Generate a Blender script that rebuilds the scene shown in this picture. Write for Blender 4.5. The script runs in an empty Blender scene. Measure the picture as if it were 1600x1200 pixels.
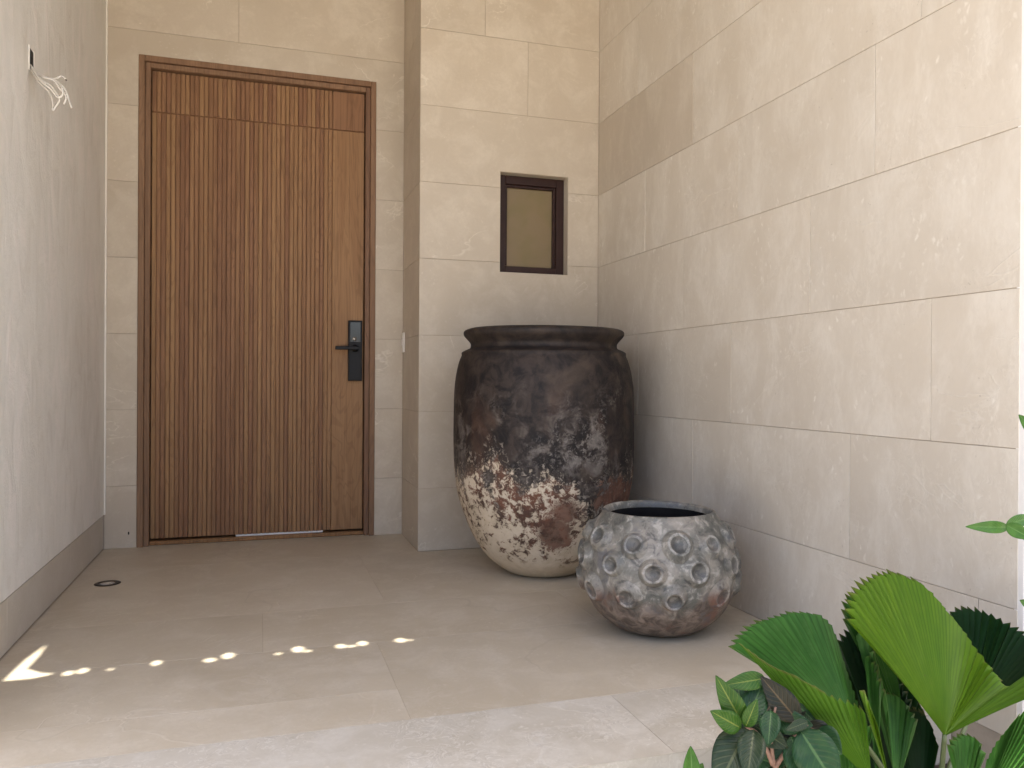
import bpy, bmesh, math, random
from mathutils import Vector, Matrix
from mathutils.geometry import delaunay_2d_cdt
random.seed(7)
R = math.radians
scene = bpy.context.scene
col = scene.collection

# ------------------------------------------------------------------ camera
CAMZ = 0.886
RIGHT = Vector((0.95388, -0.30013, 0.00588))
UP = Vector((-0.00481, 0.00433, 0.99998))
FWD = Vector((0.30015, 0.95389, -0.00269))
cam_data = bpy.data.cameras.new('camera')
cam_data.sensor_width = 36.0
cam_data.lens = 1246.05 / 1600 * 36
cam_data.clip_start = 0.05
cam_data.clip_end = 500
cam = bpy.data.objects.new('camera', cam_data)
col.objects.link(cam)
m = Matrix.Identity(4)
for i in range(3):
    m[i][0], m[i][1], m[i][2] = RIGHT[i], UP[i], -FWD[i]
m[2][3] = CAMZ
cam.matrix_world = m
scene.camera = cam

# ------------------------------------------------------------------ light
SUN_EL, SUN_AZ = R(84), R(-4)          # azimuth: from behind the camera (-Y), a little to the right
to_sun = Vector((-math.sin(SUN_AZ) * math.cos(SUN_EL), -math.cos(SUN_AZ) * math.cos(SUN_EL), math.sin(SUN_EL)))
world = bpy.data.worlds.new('World')
scene.world = world
world.use_nodes = True
wn = world.node_tree
sky = wn.nodes.new('ShaderNodeTexSky')
sky.sky_type = 'NISHITA'
sky.sun_disc = False
sky.sun_elevation = SUN_EL
sky.sun_rotation = math.atan2(to_sun.x, to_sun.y)
sky.air_density = 0.8
sky.dust_density = 4.5
sky.ozone_density = 0.7
bg = wn.nodes['Background']
bg.inputs['Strength'].default_value = 0.15
wn.links.new(sky.outputs[0], bg.inputs['Color'])
sl = bpy.data.lights.new('sun', 'SUN')
sl.energy = 4.0
sl.angle = R(0.45)
sl.color = (1.0, 0.95, 0.86)
sun = bpy.data.objects.new('sun', sl)
col.objects.link(sun)
sun.rotation_euler = to_sun.to_track_quat('Z', 'Y').to_euler()
sun.location = (0, -3, 8)
scene.view_settings.view_transform = 'Standard'
scene.view_settings.look = 'None'
scene.view_settings.gamma = 1.0
scene.view_settings.use_curve_mapping = False
scene.view_settings.exposure = 1.95
scene.render.engine = 'CYCLES'
scene.cycles.max_bounces = 10
scene.cycles.diffuse_bounces = 8


# ------------------------------------------------------------------ node helpers
class NT:
    def __init__(self, name):
        self.mat = bpy.data.materials.new(name)
        self.mat.use_nodes = True
        self.t = self.mat.node_tree
        self.b = self.t.nodes['Principled BSDF']

    def new(self, typ, **kw):
        n = self.t.nodes.new(typ)
        for k, v in kw.items():
            setattr(n, k, v)
        return n

    def put(self, sock, v):
        if v is None:
            return
        if isinstance(v, bpy.types.NodeSocket):
            self.t.links.new(v, sock)
        elif isinstance(v, (tuple, list)):
            sock.default_value = tuple(v) + ((1.0,) if len(v) == 3 and len(sock.default_value) == 4 else ())
        else:
            sock.default_value = v

    def math(self, op, a, b=None, c=None, clamp=False):
        n = self.new('ShaderNodeMath', operation=op, use_clamp=clamp)
        self.put(n.inputs[0], a); self.put(n.inputs[1], b); self.put(n.inputs[2], c)
        return n.outputs[0]

    def vmath(self, op, a, b=None):
        n = self.new('ShaderNodeVectorMath', operation=op)
        self.put(n.inputs[0], a)
        if b is not None:
            self.put(n.inputs[1], b)
        return n.outputs[0]

    def mix(self, f, a, b, mode='MIX'):
        n = self.new('ShaderNodeMix', data_type='RGBA', blend_type=mode)
        self.put(n.inputs[0], f); self.put(n.inputs[6], a); self.put(n.inputs[7], b)
        return n.outputs[2]

    def step(self, v, a, b, o0=0.0, o1=1.0):
        n = self.new('ShaderNodeMapRange', interpolation_type='SMOOTHSTEP')
        self.put(n.inputs[0], v)
        for i, x in enumerate((a, b, o0, o1)):
            n.inputs[i + 1].default_value = x
        return n.outputs[0]

    def coord(self, shift=True):
        tc = self.new('ShaderNodeTexCoord').outputs['Object']
        if not shift:
            return tc
        oi = self.new('ShaderNodeObjectInfo').outputs['Random']
        s = self.math('MULTIPLY', oi, 37.0)
        c = self.new('ShaderNodeCombineXYZ')
        self.put(c.inputs[0], s); self.put(c.inputs[1], s); self.put(c.inputs[2], s)
        return self.vmath('ADD', tc, c.outputs[0])

    def rand(self):
        return self.new('ShaderNodeObjectInfo').outputs['Random']

    def noise(self, vec, scale, detail=4.0, rough=0.55, dist=0.0, stretch=None):
        if stretch:
            vec = self.vmath('MULTIPLY', vec, stretch)
        n = self.new('ShaderNodeTexNoise')
        self.put(n.inputs['Vector'], vec)
        n.inputs['Scale'].default_value = scale
        n.inputs['Detail'].default_value = detail
        n.inputs['Roughness'].default_value = rough
        n.inputs['Distortion'].default_value = dist
        return n.outputs['Fac']

    def voro(self, vec, scale, stretch=None, feature='F1', rnd=1.0):
        if stretch:
            vec = self.vmath('MULTIPLY', vec, stretch)
        n = self.new('ShaderNodeTexVoronoi', feature=feature)
        self.put(n.inputs['Vector'], vec)
        n.inputs['Scale'].default_value = scale
        n.inputs['Randomness'].default_value = rnd
        return n.outputs['Distance']

    def bump(self, h, strength=0.3, dist=0.002):
        n = self.new('ShaderNodeBump')
        n.inputs['Strength'].default_value = strength
        n.inputs['Distance'].default_value = dist
        self.put(n.inputs['Height'], h)
        self.put(self.b.inputs['Normal'], n.outputs[0])

    def out(self, color=None, rough=None, metal=None, spec=None):
        self.put(self.b.inputs['Base Color'], color)
        self.put(self.b.inputs['Roughness'], rough)
        self.put(self.b.inputs['Metallic'], metal)
        self.put(self.b.inputs['Specular IOR Level'], spec)
        return self.mat


def stone(name, base, light, dark, rough=0.55, fleck=0.6, vein=0.4, stretch=(1, 1, 1), tilevar=0.05, crack=0.0, swirl=0.0):
    n = NT(name)
    v = n.coord()
    big = n.noise(v, 1.6, 5, 0.6, 0.4)
    mid = n.noise(v, 6.5, 7, 0.68, 0.4, stretch)
    fine = n.noise(v, 70, 4, 0.7, 0, stretch)
    c = n.mix(n.step(big, 0.3, 0.7), dark, base)
    c = n.mix(n.math('MULTIPLY', n.step(mid, 0.42, 0.68), 0.42), c, light)
    # shell flecks: stretched cells broken up by noise
    wn_ = n.new('ShaderNodeTexNoise')
    n.put(wn_.inputs['Vector'], v)
    wn_.inputs['Scale'].default_value = 22
    wn_.inputs['Detail'].default_value = 3
    wv = n.vmath('ADD', v, n.vmath('MULTIPLY', n.vmath('SUBTRACT', wn_.outputs['Color'], (0.5, 0.5, 0.5)), (0.05, 0.05, 0.05)))
    cell = n.voro(wv, 46, stretch)
    fl = n.math('MULTIPLY', n.step(cell, 0.34, 0.10), n.step(n.noise(v, 7, 4, 0.65), 0.46, 0.70))
    c = n.mix(n.math('MULTIPLY', fl, fleck), c, light)
    # small pits
    pit = n.math('MULTIPLY', n.step(n.voro(wv, 85, stretch), 0.17, 0.07), n.step(n.noise(v, 11, 3), 0.52, 0.68))
    c = n.mix(n.math('MULTIPLY', pit, 0.55 * fleck), c, (dark[0] * .45, dark[1] * .42, dark[2] * .4))
    if swirl:
        sq = n.math('ABSOLUTE', n.math('SUBTRACT', n.noise(wv, 16, 3, 0.5, 1.6, stretch), 0.5))
        ms = n.step(n.noise(v, 4, 3), 0.42, 0.62)
        c = n.mix(n.math('MULTIPLY', n.math('MULTIPLY', n.step(sq, 0.030, 0.008), ms), swirl), c, light)
        sq2 = n.math('ABSOLUTE', n.math('SUBTRACT', n.noise(n.vmath('ADD', wv, (0.004, 0.004, 0.004)), 16, 3, 0.5, 1.6, stretch), 0.535))
        c = n.mix(n.math('MULTIPLY', n.math('MULTIPLY', n.step(sq2, 0.022, 0.004), ms), swirl * 0.7), c, (dark[0] * .72, dark[1] * .72, dark[2] * .74))
    # calcite veins
    ridge = n.math('ABSOLUTE', n.math('SUBTRACT', n.noise(v, 1.9, 5, 0.55, 0.6, (1.0, 1.0, 1.5)), 0.5))
    ve = n.math('MULTIPLY', n.step(ridge, 0.010, 0.0), n.step(n.noise(v, 2.3, 2), 0.5, 0.62))
    c = n.mix(n.math('MULTIPLY', ve, vein), c, light)
    if crack:
        rd = n.math('ABSOLUTE', n.math('SUBTRACT', n.noise(n.vmath('ADD', v, (5, 3, 1)), 0.9, 4, 0.5, 0.5), 0.5))
        c = n.mix(n.math('MULTIPLY', n.math('MULTIPLY', n.step(rd, 0.0035, 0.0008), n.step(n.noise(v, 1.1, 2), 0.48, 0.56)), crack), c, (dark[0] * .6, dark[1] * .6, dark[2] * .6))
    # tone of the single slab
    hs = n.new('ShaderNodeHueSaturation')
    n.put(hs.inputs['Value'], n.math('MULTIPLY_ADD', n.rand(), 2 * tilevar, 1 - tilevar))
    n.put(hs.inputs['Color'], c)
    c = n.mix(n.math('MULTIPLY', n.step(fine, 0.38, 0.70), 0.30), hs.outputs[0], dark)
    h = n.math('ADD', n.math('MULTIPLY', fine, 0.4), n.math('SUBTRACT', n.math('MULTIPLY', mid, 0.7), n.math('ADD', pit, n.math('MULTIPLY', ve, -0.6))))
    n.bump(h, 0.35, 0.003)
    return n.out(c, n.math('MULTIPLY_ADD', mid, 0.2, rough - 0.1), 0, 0.4)


def plain(name, c, rough=0.5, metal=0.0, var=0.12, scale=30, bump=0.1, spec=0.5):
    n = NT(name)
    v = n.coord()
    f = n.noise(v, scale, 5, 0.6)
    cc = n.mix(n.step(f, 0.3, 0.75), c, tuple(x * (1 - var) for x in c))
    n.bump(f, bump, 0.001)
    return n.out(cc, n.math('MULTIPLY_ADD', f, 0.15, rough - 0.07), metal, spec)


def wood(name, a, b, dark, rough=0.45):
    n = NT(name)
    v = n.coord()
    g1 = n.noise(v, 14, 5, 0.6, 0.8, (1, 1, 0.06))
    g2 = n.noise(v, 120, 4, 0.65, 0.2, (1, 1, 0.018))
    g3 = n.noise(v, 6, 3, 0.5, 1.5, (1, 1, 0.12))
    c = n.mix(n.step(g1, 0.3, 0.7), a, b)
    c = n.mix(n.math('MULTIPLY', n.step(g2, 0.5, 0.68), 0.55), c, dark)
    rings = n.math('SINE', n.math('MULTIPLY', g3, 95.0))
    c = n.mix(n.math('MULTIPLY', n.step(rings, 0.3, 1.0), 0.28), c, dark)
    hs = n.new('ShaderNodeHueSaturation')
    n.put(hs.inputs['Value'], n.math('MULTIPLY_ADD', n.rand(), 0.34, 0.83))
    n.put(hs.inputs['Hue'], n.math('MULTIPLY_ADD', n.rand(), 0.014, 0.493))
    n.put(hs.inputs['Color'], c)
    n.bump(n.math('ADD', g2, g1), 0.25, 0.0015)
    return n.out(hs.outputs[0], n.math('MULTIPLY_ADD', g2, 0.2, rough), 0, 0.2)


M = {}
M['stone_wall'] = stone('cream_limestone', (0.53, 0.455, 0.355), (0.66, 0.59, 0.48), (0.485, 0.41, 0.312), 0.55, 0.45, 0.8)
M['stone_side'] = stone('shell_limestone', (0.58, 0.52, 0.43), (0.72, 0.675, 0.59), (0.525, 0.46, 0.37), 0.58, 0.8, 0.2, (1, 1, 0.45), 0.035, 0.0, 0.2)
M['stone_side_dark'] = stone('shell_limestone_dark', (0.505, 0.435, 0.345), (0.62, 0.56, 0.465), (0.45, 0.385, 0.30), 0.58, 0.5, 0.2, (1, 1, 0.45), 0.02)
M['stone_floor'] = stone('grey_limestone_paving', (0.495, 0.43, 0.325), (0.61, 0.55, 0.45), (0.43, 0.365, 0.265), 0.5, 0.5, 0.3, (1, 1, 1), 0.025, 0.18, 0.15)
M['stone_step'] = stone('rough_limestone_step', (0.50, 0.455, 0.375), (0.64, 0.605, 0.53), (0.43, 0.385, 0.305), 0.65, 0.7, 0.3, (1, 1, 1), 0.02, 0.2, 0.5)
M['skirting'] = stone('skirting_stone', (0.56, 0.51, 0.43), (0.64, 0.595, 0.52), (0.50, 0.45, 0.37), 0.55, 0.2, 0.1)
M['grout'] = plain('grout', (0.41, 0.335, 0.255), 0.8)
M['floor_grout'] = plain('floor_grout', (0.40, 0.335, 0.25), 0.8)
M['wood'] = wood('teak', (0.30, 0.163, 0.082), (0.24, 0.125, 0.062), (0.13, 0.064, 0.031))
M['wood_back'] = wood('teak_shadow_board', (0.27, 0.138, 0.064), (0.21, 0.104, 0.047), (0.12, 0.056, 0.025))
M['frame'] = wood('frame_wood', (0.25, 0.145, 0.085), (0.20, 0.113, 0.065), (0.115, 0.062, 0.036), 0.45)
M['dark_frame'] = plain('dark_brown_aluminium', (0.034, 0.014, 0.010), 0.45, 0.0, 0.2, 30, 0.1, 0.3)
M['black_metal'] = plain('black_satin_metal', (0.010, 0.0095, 0.010), 0.5, 0.0, 0.2, 60, 0.05, 0.25)
M['screen'] = plain('keypad_glass', (0.012, 0.012, 0.016), 0.06, 0.0, 0.1, 10, 0.0, 0.9)
M['chrome'] = plain('brushed_steel', (0.62, 0.60, 0.57), 0.25, 1.0, 0.1)
M['white_plastic'] = plain('white_plastic', (0.80, 0.76, 0.68), 0.35, 0, 0.03)
M['wire'] = plain('wire_sheath', (0.74, 0.70, 0.62), 0.45, 0, 0.1)
M['dark_wire'] = plain('dark_wire_end', (0.10, 0.08, 0.06), 0.5)
M['hole'] = plain('box_interior', (0.012, 0.014, 0.013), 0.7)
M['bronze'] = plain('dark_bronze', (0.045, 0.034, 0.026), 0.4, 0.7, 0.2)
M['lens'] = plain('frosted_lens', (0.42, 0.38, 0.32), 0.25, 0, 0.1)
M['soil'] = plain('soil', (0.045, 0.032, 0.022), 0.95, 0, 0.5, 60, 0.9)
M['petiole'] = plain('petiole', (0.10, 0.13, 0.05), 0.5)
M['twig'] = plain('twig', (0.20, 0.11, 0.075), 0.6, 0, 0.4, 90, 0.3)
M['canopy'] = plain('ceiling_board', (0.30, 0.25, 0.19), 0.8)
M['paving'] = plain('garden_paving', (0.54, 0.50, 0.44), 0.8, 0, 0.2, 6, 0.3)
M['white_render'] = plain('white_render', (0.78, 0.75, 0.70), 0.8, 0, 0.08, 12, 0.3)
M['gap_light'] = plain('pale_gap_light', (0.80, 0.78, 0.73), 0.4, 0, 0.05)  # pale colour standing in for the light under the door


def plaster():
    n = NT('trowelled_plaster')
    v = n.coord(False)
    a = n.noise(v, 3.0, 6, 0.62, 0.7, (1, 1.0, 0.5))
    b = n.noise(v, 11, 5, 0.62, 0.9, (1, 1.0, 0.42))
    f = n.noise(v, 120, 3, 0.6)
    c = n.mix(n.step(a, 0.3, 0.7), (0.73, 0.705, 0.64), (0.81, 0.79, 0.73))
    c = n.mix(n.math('MULTIPLY', n.step(b, 0.50, 0.66), 0.6), c, (0.84, 0.79, 0.735))
    c = n.mix(n.math('MULTIPLY', n.step(b, 0.46, 0.28), 0.4), c, (0.62, 0.575, 0.505))
    n.bump(n.math('ADD', n.math('MULTIPLY', b, 1.0), n.math('MULTIPLY', f, 0.15)), 0.55, 0.010)
    return n.out(c, 0.72, 0, 0.3)


M['plaster'] = plaster()


def frosted():
    n = NT('frosted_glass')
    v = n.coord(False)
    f = n.noise(v, 7, 2)
    c = n.mix(n.step(f, 0.3, 0.7), (0.17, 0.13, 0.045), (0.20, 0.14, 0.065))
    n.b.inputs['Coat Weight'].default_value = 0.6
    n.b.inputs['Coat Roughness'].default_value = 0.06
    return n.out(c, 0.5, 0, 0.5)


M['frosted'] = frosted()


def big_pot_mat():
    n = NT('weathered_jar_glaze')
    v = n.coord(False)
    sep = n.new('ShaderNodeSeparateXYZ')
    n.put(sep.inputs[0], v)
    z = sep.outputs[2]
    lo = n.noise(v, 3.6, 4, 0.55, 0.5, (1, 1, 0.7))
    lo2 = n.noise(n.vmath('ADD', v, (7.3, 2.1, 4.4)), 4.2, 4, 0.55, 0.5)
    md = n.noise(v, 13, 6, 0.65, 0.6)
    fi = n.noise(v, 34, 7, 0.72, 0.5)
    fi2 = n.noise(n.vmath('ADD', v, (3, 9, 1)), 60, 5, 0.7, 0.3)
    # charcoal glaze with worn brown-grey areas
    dark = n.mix(n.step(md, 0.35, 0.68), (0.013, 0.0105, 0.010), (0.047, 0.034, 0.027))
    dark = n.mix(n.math('MULTIPLY', n.step(lo2, 0.5, 0.68), 0.42), dark, (0.095, 0.068, 0.048))
    rust = n.math('MULTIPLY', n.step(n.noise(n.vmath('ADD', v, (2, 5, 8)), 5.5, 4, 0.6, 0.5, (1, 1, 0.55)), 0.52, 0.70), n.step(z, 0.95, 0.5))
    dark = n.mix(n.math('MULTIPLY', rust, 0.7), dark, (0.11, 0.055, 0.034))
    # pale grey scuffs in the waist
    band = n.math('MULTIPLY', n.step(z, 0.34, 0.55), n.step(z, 0.92, 0.68))
    sc = n.math('MULTIPLY', n.math('MULTIPLY', n.step(fi2, 0.50, 0.64), n.step(lo, 0.46, 0.62)), band)
    dark = n.mix(n.math('MULTIPLY', sc, 0.6), dark, (0.27, 0.24, 0.21))
    haze = n.math('MULTIPLY', n.math('MULTIPLY', n.step(md, 0.46, 0.66), n.step(lo, 0.44, 0.60)), band)
    dark = n.mix(n.math('MULTIPLY', haze, 0.75), dark, (0.215, 0.19, 0.165))
    # terracotta body
    terra = n.mix(n.step(md, 0.35, 0.65), (0.175, 0.078, 0.048), (0.085, 0.048, 0.034))
    # lime wash, crackled away
    lime = n.mix(n.step(md, 0.3, 0.7), (0.64, 0.54, 0.405), (0.53, 0.43, 0.30))
    lime = n.mix(n.math('MULTIPLY', n.step(fi2, 0.55, 0.75), 0.4), lime, (0.42, 0.34, 0.24))
    side = n.new('ShaderNodeVectorMath', operation='DOT_PRODUCT')
    n.put(side.inputs[0], v)
    side.inputs[1].default_value = (0.954, -0.30, 0)
    sd = side.outputs['Value']
    zn = n.math('ADD', n.math('MULTIPLY_ADD', sd, 0.14, z), n.math('MULTIPLY_ADD', lo, 0.75, -0.375))
    zn = n.math('ADD', zn, n.math('MULTIPLY_ADD', md, 0.30, -0.15))
    below = n.step(n.math('ADD', zn, n.math('MULTIPLY_ADD', fi, 0.22, -0.11)), 0.47, 0.40)                       # where dark glaze ends
    zl = n.math('ADD', n.math('MULTIPLY_ADD', sd, 0.38, z), n.math('MULTIPLY_ADD', lo2, 0.75, -0.375))
    cover = n.step(zl, 0.60, 0.0, 0.49, 0.605)            # how much lime survives: more towards the foot
    hold = n.step(n.math('SUBTRACT', cover, n.math('MULTIPLY_ADD', fi, 0.75, n.math('MULTIPLY', md, 0.35))), -0.05, 0.03)
    def patch(cx, cz, rad):
        d = n.math('SQRT', n.math('ADD', n.math('POWER', n.math('SUBTRACT', sd, cx), 2.0), n.math('POWER', n.math('SUBTRACT', z, cz), 2.0)))
        return n.step(n.math('ADD', d, n.math('MULTIPLY_ADD', fi, 0.22, n.math('MULTIPLY_ADD', md, 0.16, -0.19))), rad, rad - 0.03)
    bare = n.math('MAXIMUM', patch(0.30, 0.38, 0.10), n.math('MAXIMUM', patch(0.04, 0.24, 0.085), patch(0.08, 0.33, 0.06)))
    hold = n.math('MULTIPLY', hold, n.math('SUBTRACT', 1.0, n.math('MULTIPLY', bare, 0.9)))
    foot = n.step(n.math('ADD', z, n.math('MULTIPLY_ADD', md, 0.14, -0.07)), 0.13, 0.08)
    hold = n.math('MAXIMUM', hold, foot)
    low = n.mix(hold, terra, lime)
    spots = n.math('MULTIPLY', n.math('MULTIPLY', n.step(fi, 0.55, 0.63), n.step(md, 0.5, 0.6)), n.step(z, 0.06, 0.2))
    low = n.mix(n.math('MULTIPLY', spots, 0.8), low, (0.07, 0.048, 0.036))
    below = n.math('MAXIMUM', below, n.math('MULTIPLY', bare, 0.85))
    c = n.mix(below, dark, low)
    up = n.math('MULTIPLY', n.math('MULTIPLY', n.step(zn, 0.58, 0.46), n.step(fi, 0.53, 0.61)), n.math('SUBTRACT', 1.0, below))
    c = n.mix(n.math('MULTIPLY', up, 0.6), c, (0.42, 0.36, 0.29))
    h = n.math('ADD', n.math('MULTIPLY', hold, n.math('MULTIPLY', below, 0.6)), n.math('ADD', n.math('MULTIPLY', fi, 0.7), n.math('MULTIPLY', md, 0.6)))
    n.bump(h, 0.5, 0.006)
    return n.out(c, n.math('MULTIPLY_ADD', below, 0.2, 0.6), 0, 0.22)


def small_pot_mat(name, rim=False, hollow=False):
    n = NT(name)
    v = n.coord(False)
    gp = n.new('ShaderNodeNewGeometry').outputs['Position']
    sep = n.new('ShaderNodeSeparateXYZ')
    n.put(sep.inputs[0], gp)
    z = sep.outputs[2]
    a = n.noise(gp, 7, 4, 0.6, 0.5)
    b = n.noise(gp, 24, 6, 0.68, 0.6)
    c0 = n.mix(n.step(a, 0.36, 0.64), (0.27, 0.24, 0.195), (0.125, 0.122, 0.102))
    c0 = n.mix(n.math('MULTIPLY', n.step(b, 0.5, 0.66), 0.65), c0, (0.46, 0.425, 0.365))
    c0 = n.mix(n.math('MULTIPLY', n.step(b, 0.49, 0.33), 0.8), c0, (0.055, 0.052, 0.048))
    zz = n.math('ADD', z, n.math('MULTIPLY_ADD', a, 0.26, -0.13))
    low = n.mix(n.step(b, 0.35, 0.65), (0.085, 0.062, 0.048), (0.26, 0.20, 0.155))
    low = n.mix(n.math('MULTIPLY', n.step(n.noise(gp, 9.5, 3, 0.5), 0.55, 0.64), 0.8), low, (0.19, 0.09, 0.06))
    c = n.mix(n.step(zz, 0.20, 0.12), c0, low)
    sm = n.math('MULTIPLY', n.step(n.noise(n.vmath('ADD', gp, (1.3, .2, .4)), 6.0, 4, 0.6), 0.56, 0.66), n.step(b, 0.42, 0.55))
    c = n.mix(n.math('MULTIPLY', sm, 0.75), c, (0.085, 0.087, 0.095))
    if hollow:
        c = n.mix(n.step(b, 0.3, 0.65, 0.75, 0.3), c, (0.06, 0.058, 0.056))
    if rim:
        c = n.mix(n.step(b, 0.40, 0.66, 0.0, 0.5), c, (0.48, 0.45, 0.40))
    n.bump(n.math('ADD', b, n.math('MULTIPLY', a, 0.8)), 0.45, 0.006)
    return n.out(c, n.math('MULTIPLY_ADD', b, 0.3, 0.3), 0, 0.42)


M['jar'] = big_pot_mat()
M['bowl'] = small_pot_mat('grey_stoneware')
M['bowl_ring'] = small_pot_mat('grey_stoneware_worn_edge', True)
M['bowl_hollow'] = small_pot_mat('grey_stoneware_dark_hollow', False, True)  # darker tone in the hollow of each knob
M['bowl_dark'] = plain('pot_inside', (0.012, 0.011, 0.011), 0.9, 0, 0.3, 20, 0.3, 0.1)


def fan_mat(name, c1, c2, edge):
    n = NT(name)
    uv = n.new('ShaderNodeUVMap').outputs[0]
    sep = n.new('ShaderNodeSeparateXYZ')
    n.put(sep.inputs[0], uv)
    u, r = sep.outputs[0], sep.outputs[1]
    cmb = n.new('ShaderNodeCombineXYZ')
    n.put(cmb.inputs[0], n.math('MULTIPLY', u, 2.2)); n.put(cmb.inputs[1], n.math('MULTIPLY', r, 2.0))
    f = n.noise(cmb.outputs[0], 1.5, 4, 0.6)
    big = n.noise(n.coord(), 9, 3)
    c = n.mix(n.step(f, 0.3, 0.7), c1, c2)
    c = n.mix(n.math('MULTIPLY', n.step(big, 0.5, 0.7), 0.35), c, c2)
    fr_ = n.math('FRACT', u)
    rib = n.step(n.math('ABSOLUTE', n.math('SUBTRACT', fr_, 0.5)), 0.14, 0.02)
    valley_shade = n.step(n.math('ABSOLUTE', n.math('SUBTRACT', fr_, 0.5)), 0.36, 0.5)
    c = n.mix(n.math('MULTIPLY', rib, 0.45), c, edge)
    c = n.mix(n.math('MULTIPLY', valley_shade, 0.55), c, tuple(x * 0.45 for x in c2))  # shade of the pleat valleys, put into the leaf colour
    c = n.mix(n.math('MULTIPLY', n.step(n.math('ADD', r, n.math('MULTIPLY_ADD', big, 0.06, -0.03)), 0.965, 1.0), 0.6), c, (0.16, 0.13, 0.045))
    n.bump(f, 0.25, 0.001)
    sp_ = n.voro(n.coord(), 55)
    c = n.mix(n.math('MULTIPLY', n.math('MULTIPLY', n.step(sp_, 0.12, 0.05), n.step(big, 0.5, 0.62)), 0.6), c, (0.12, 0.10, 0.03))
    dust = n.noise(n.coord(), 26, 5, 0.7)
    c = n.mix(n.math('MULTIPLY', n.step(dust, 0.5, 0.75), 0.22), c, edge)
    n.out(c, n.math('MULTIPLY_ADD', dust, 0.3, 0.32), 0, 0.2)
    tr = n.new('ShaderNodeBsdfTranslucent')
    n.put(tr.inputs['Color'], n.mix(0.35, c, (0.30, 0.42, 0.03)))
    mx = n.new('ShaderNodeMixShader')
    mx.inputs[0].default_value = 0.42
    n.t.links.new(n.b.outputs[0], mx.inputs[1]); n.t.links.new(tr.outputs[0], mx.inputs[2])
    n.t.links.new(mx.outputs[0], n.t.nodes['Material Output'].inputs[0])
    return n.mat


M['fan_bright'] = fan_mat('fan_leaf_young', (0.13, 0.25, 0.012), (0.085, 0.185, 0.010), (0.20, 0.28, 0.03))
M['fan_mid'] = fan_mat('fan_leaf_mature', (0.078, 0.22, 0.038), (0.040, 0.135, 0.022), (0.19, 0.32, 0.09))
M['fan_flap'] = fan_mat('fan_leaf_underside', (0.085, 0.20, 0.014), (0.055, 0.145, 0.011), (0.15, 0.25, 0.04))
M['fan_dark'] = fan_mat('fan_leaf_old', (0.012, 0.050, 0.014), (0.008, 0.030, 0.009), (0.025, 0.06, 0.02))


def leaf_mat(name, c1, c2, rib, veins=0.5):
    n = NT(name)
    uv = n.new('ShaderNodeUVMap').outputs[0]
    sep = n.new('ShaderNodeSeparateXYZ')
    n.put(sep.inputs[0], uv)
    x = n.math('ABSOLUTE', n.math('SUBTRACT', sep.outputs[0], 0.5))
    y = sep.outputs[1]
    f = n.noise(n.coord(), 45, 4, 0.6)
    c = n.mix(n.step(f, 0.35, 0.65), c1, c2)
    w = n.math('SINE', n.math('MULTIPLY', n.math('SUBTRACT', y, n.math('MULTIPLY', x, 0.55)), 62.0))
    c = n.mix(n.math('MULTIPLY', n.step(w, 0.72, 0.98), veins), c, rib)
    c = n.mix(n.step(x, 0.045, 0.018), c, rib)
    n.bump(n.math('MULTIPLY', n.step(w, 0.2, 0.98), -1.0), 0.4, 0.002)
    n.out(c, 0.38, 0, 0.28)
    tr = n.new('ShaderNodeBsdfTranslucent')
    n.put(tr.inputs['Color'], c)
    mx = n.new('ShaderNodeMixShader')
    mx.inputs[0].default_value = 0.2
    n.t.links.new(n.b.outputs[0], mx.inputs[1]); n.t.links.new(tr.outputs[0], mx.inputs[2])
    n.t.links.new(mx.outputs[0], n.t.nodes['Material Output'].inputs[0])
    return n.mat


M['leaf_young'] = leaf_mat('croton_young', (0.018, 0.066, 0.005), (0.03, 0.085, 0.008), (0.13, 0.17, 0.03), 0.3)
M['leaf_green'] = leaf_mat('croton_green', (0.010, 0.040, 0.012), (0.017, 0.055, 0.014), (0.06, 0.12, 0.04), 0.15)
M['leaf_grey'] = leaf_mat('croton_old', (0.011, 0.026, 0.009), (0.019, 0.034, 0.012), (0.065, 0.08, 0.035), 0.3)
M['leaf_purple'] = leaf_mat('croton_purple', (0.010, 0.014, 0.007), (0.017, 0.016, 0.009), (0.085, 0.06, 0.03), 0.25)
M['leaf_shrub'] = leaf_mat('shrub_leaf', (0.04, 0.115, 0.014), (0.06, 0.15, 0.02), (0.10, 0.19, 0.05), 0.1)


# ------------------------------------------------------------------ mesh helpers
def tag(o, label=None, cat=None, group=None, kind=None):
    if label: o['label'] = label
    if cat: o['category'] = cat
    if group: o['group'] = group
    if kind: o['kind'] = kind
    return o


def link(name, me, mat=None, parent=None):
    o = bpy.data.objects.new(name, me)
    col.objects.link(o)
    if mat is not None:
        me.materials.append(M[mat] if isinstance(mat, str) else mat)
    if parent is not None:
        o.parent = parent
        o.matrix_parent_inverse = parent.matrix_world.inverted() if parent.type != 'EMPTY' else Matrix.Translation(-parent.location)
    return o


def empty(name, loc):
    o = bpy.data.objects.new(name, None)
    o.empty_display_size = 0.1
    o.location = loc
    col.objects.link(o)
    return o


def from_bm(name, bm, mat, parent=None, smooth=False):
    bmesh.ops.recalc_face_normals(bm, faces=bm.faces)
    me = bpy.data.meshes.new(name)
    bm.to_mesh(me)
    bm.free()
    if smooth:
        for p in me.polygons:
            p.use_smooth = True
    return link(name, me, mat, parent)


def bm_box(bm, x0, x1, y0, y1, z0, z1):
    vs = [bm.verts.new((x, y, z)) for x in (x0, x1) for y in (y0, y1) for z in (z0, z1)]
    for f in ((0, 1, 3, 2), (4, 6, 7, 5), (0, 4, 5, 1), (2, 3, 7, 6), (0, 2, 6, 4), (1, 5, 7, 3)):
        bm.faces.new([vs[i] for i in f])


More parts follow.
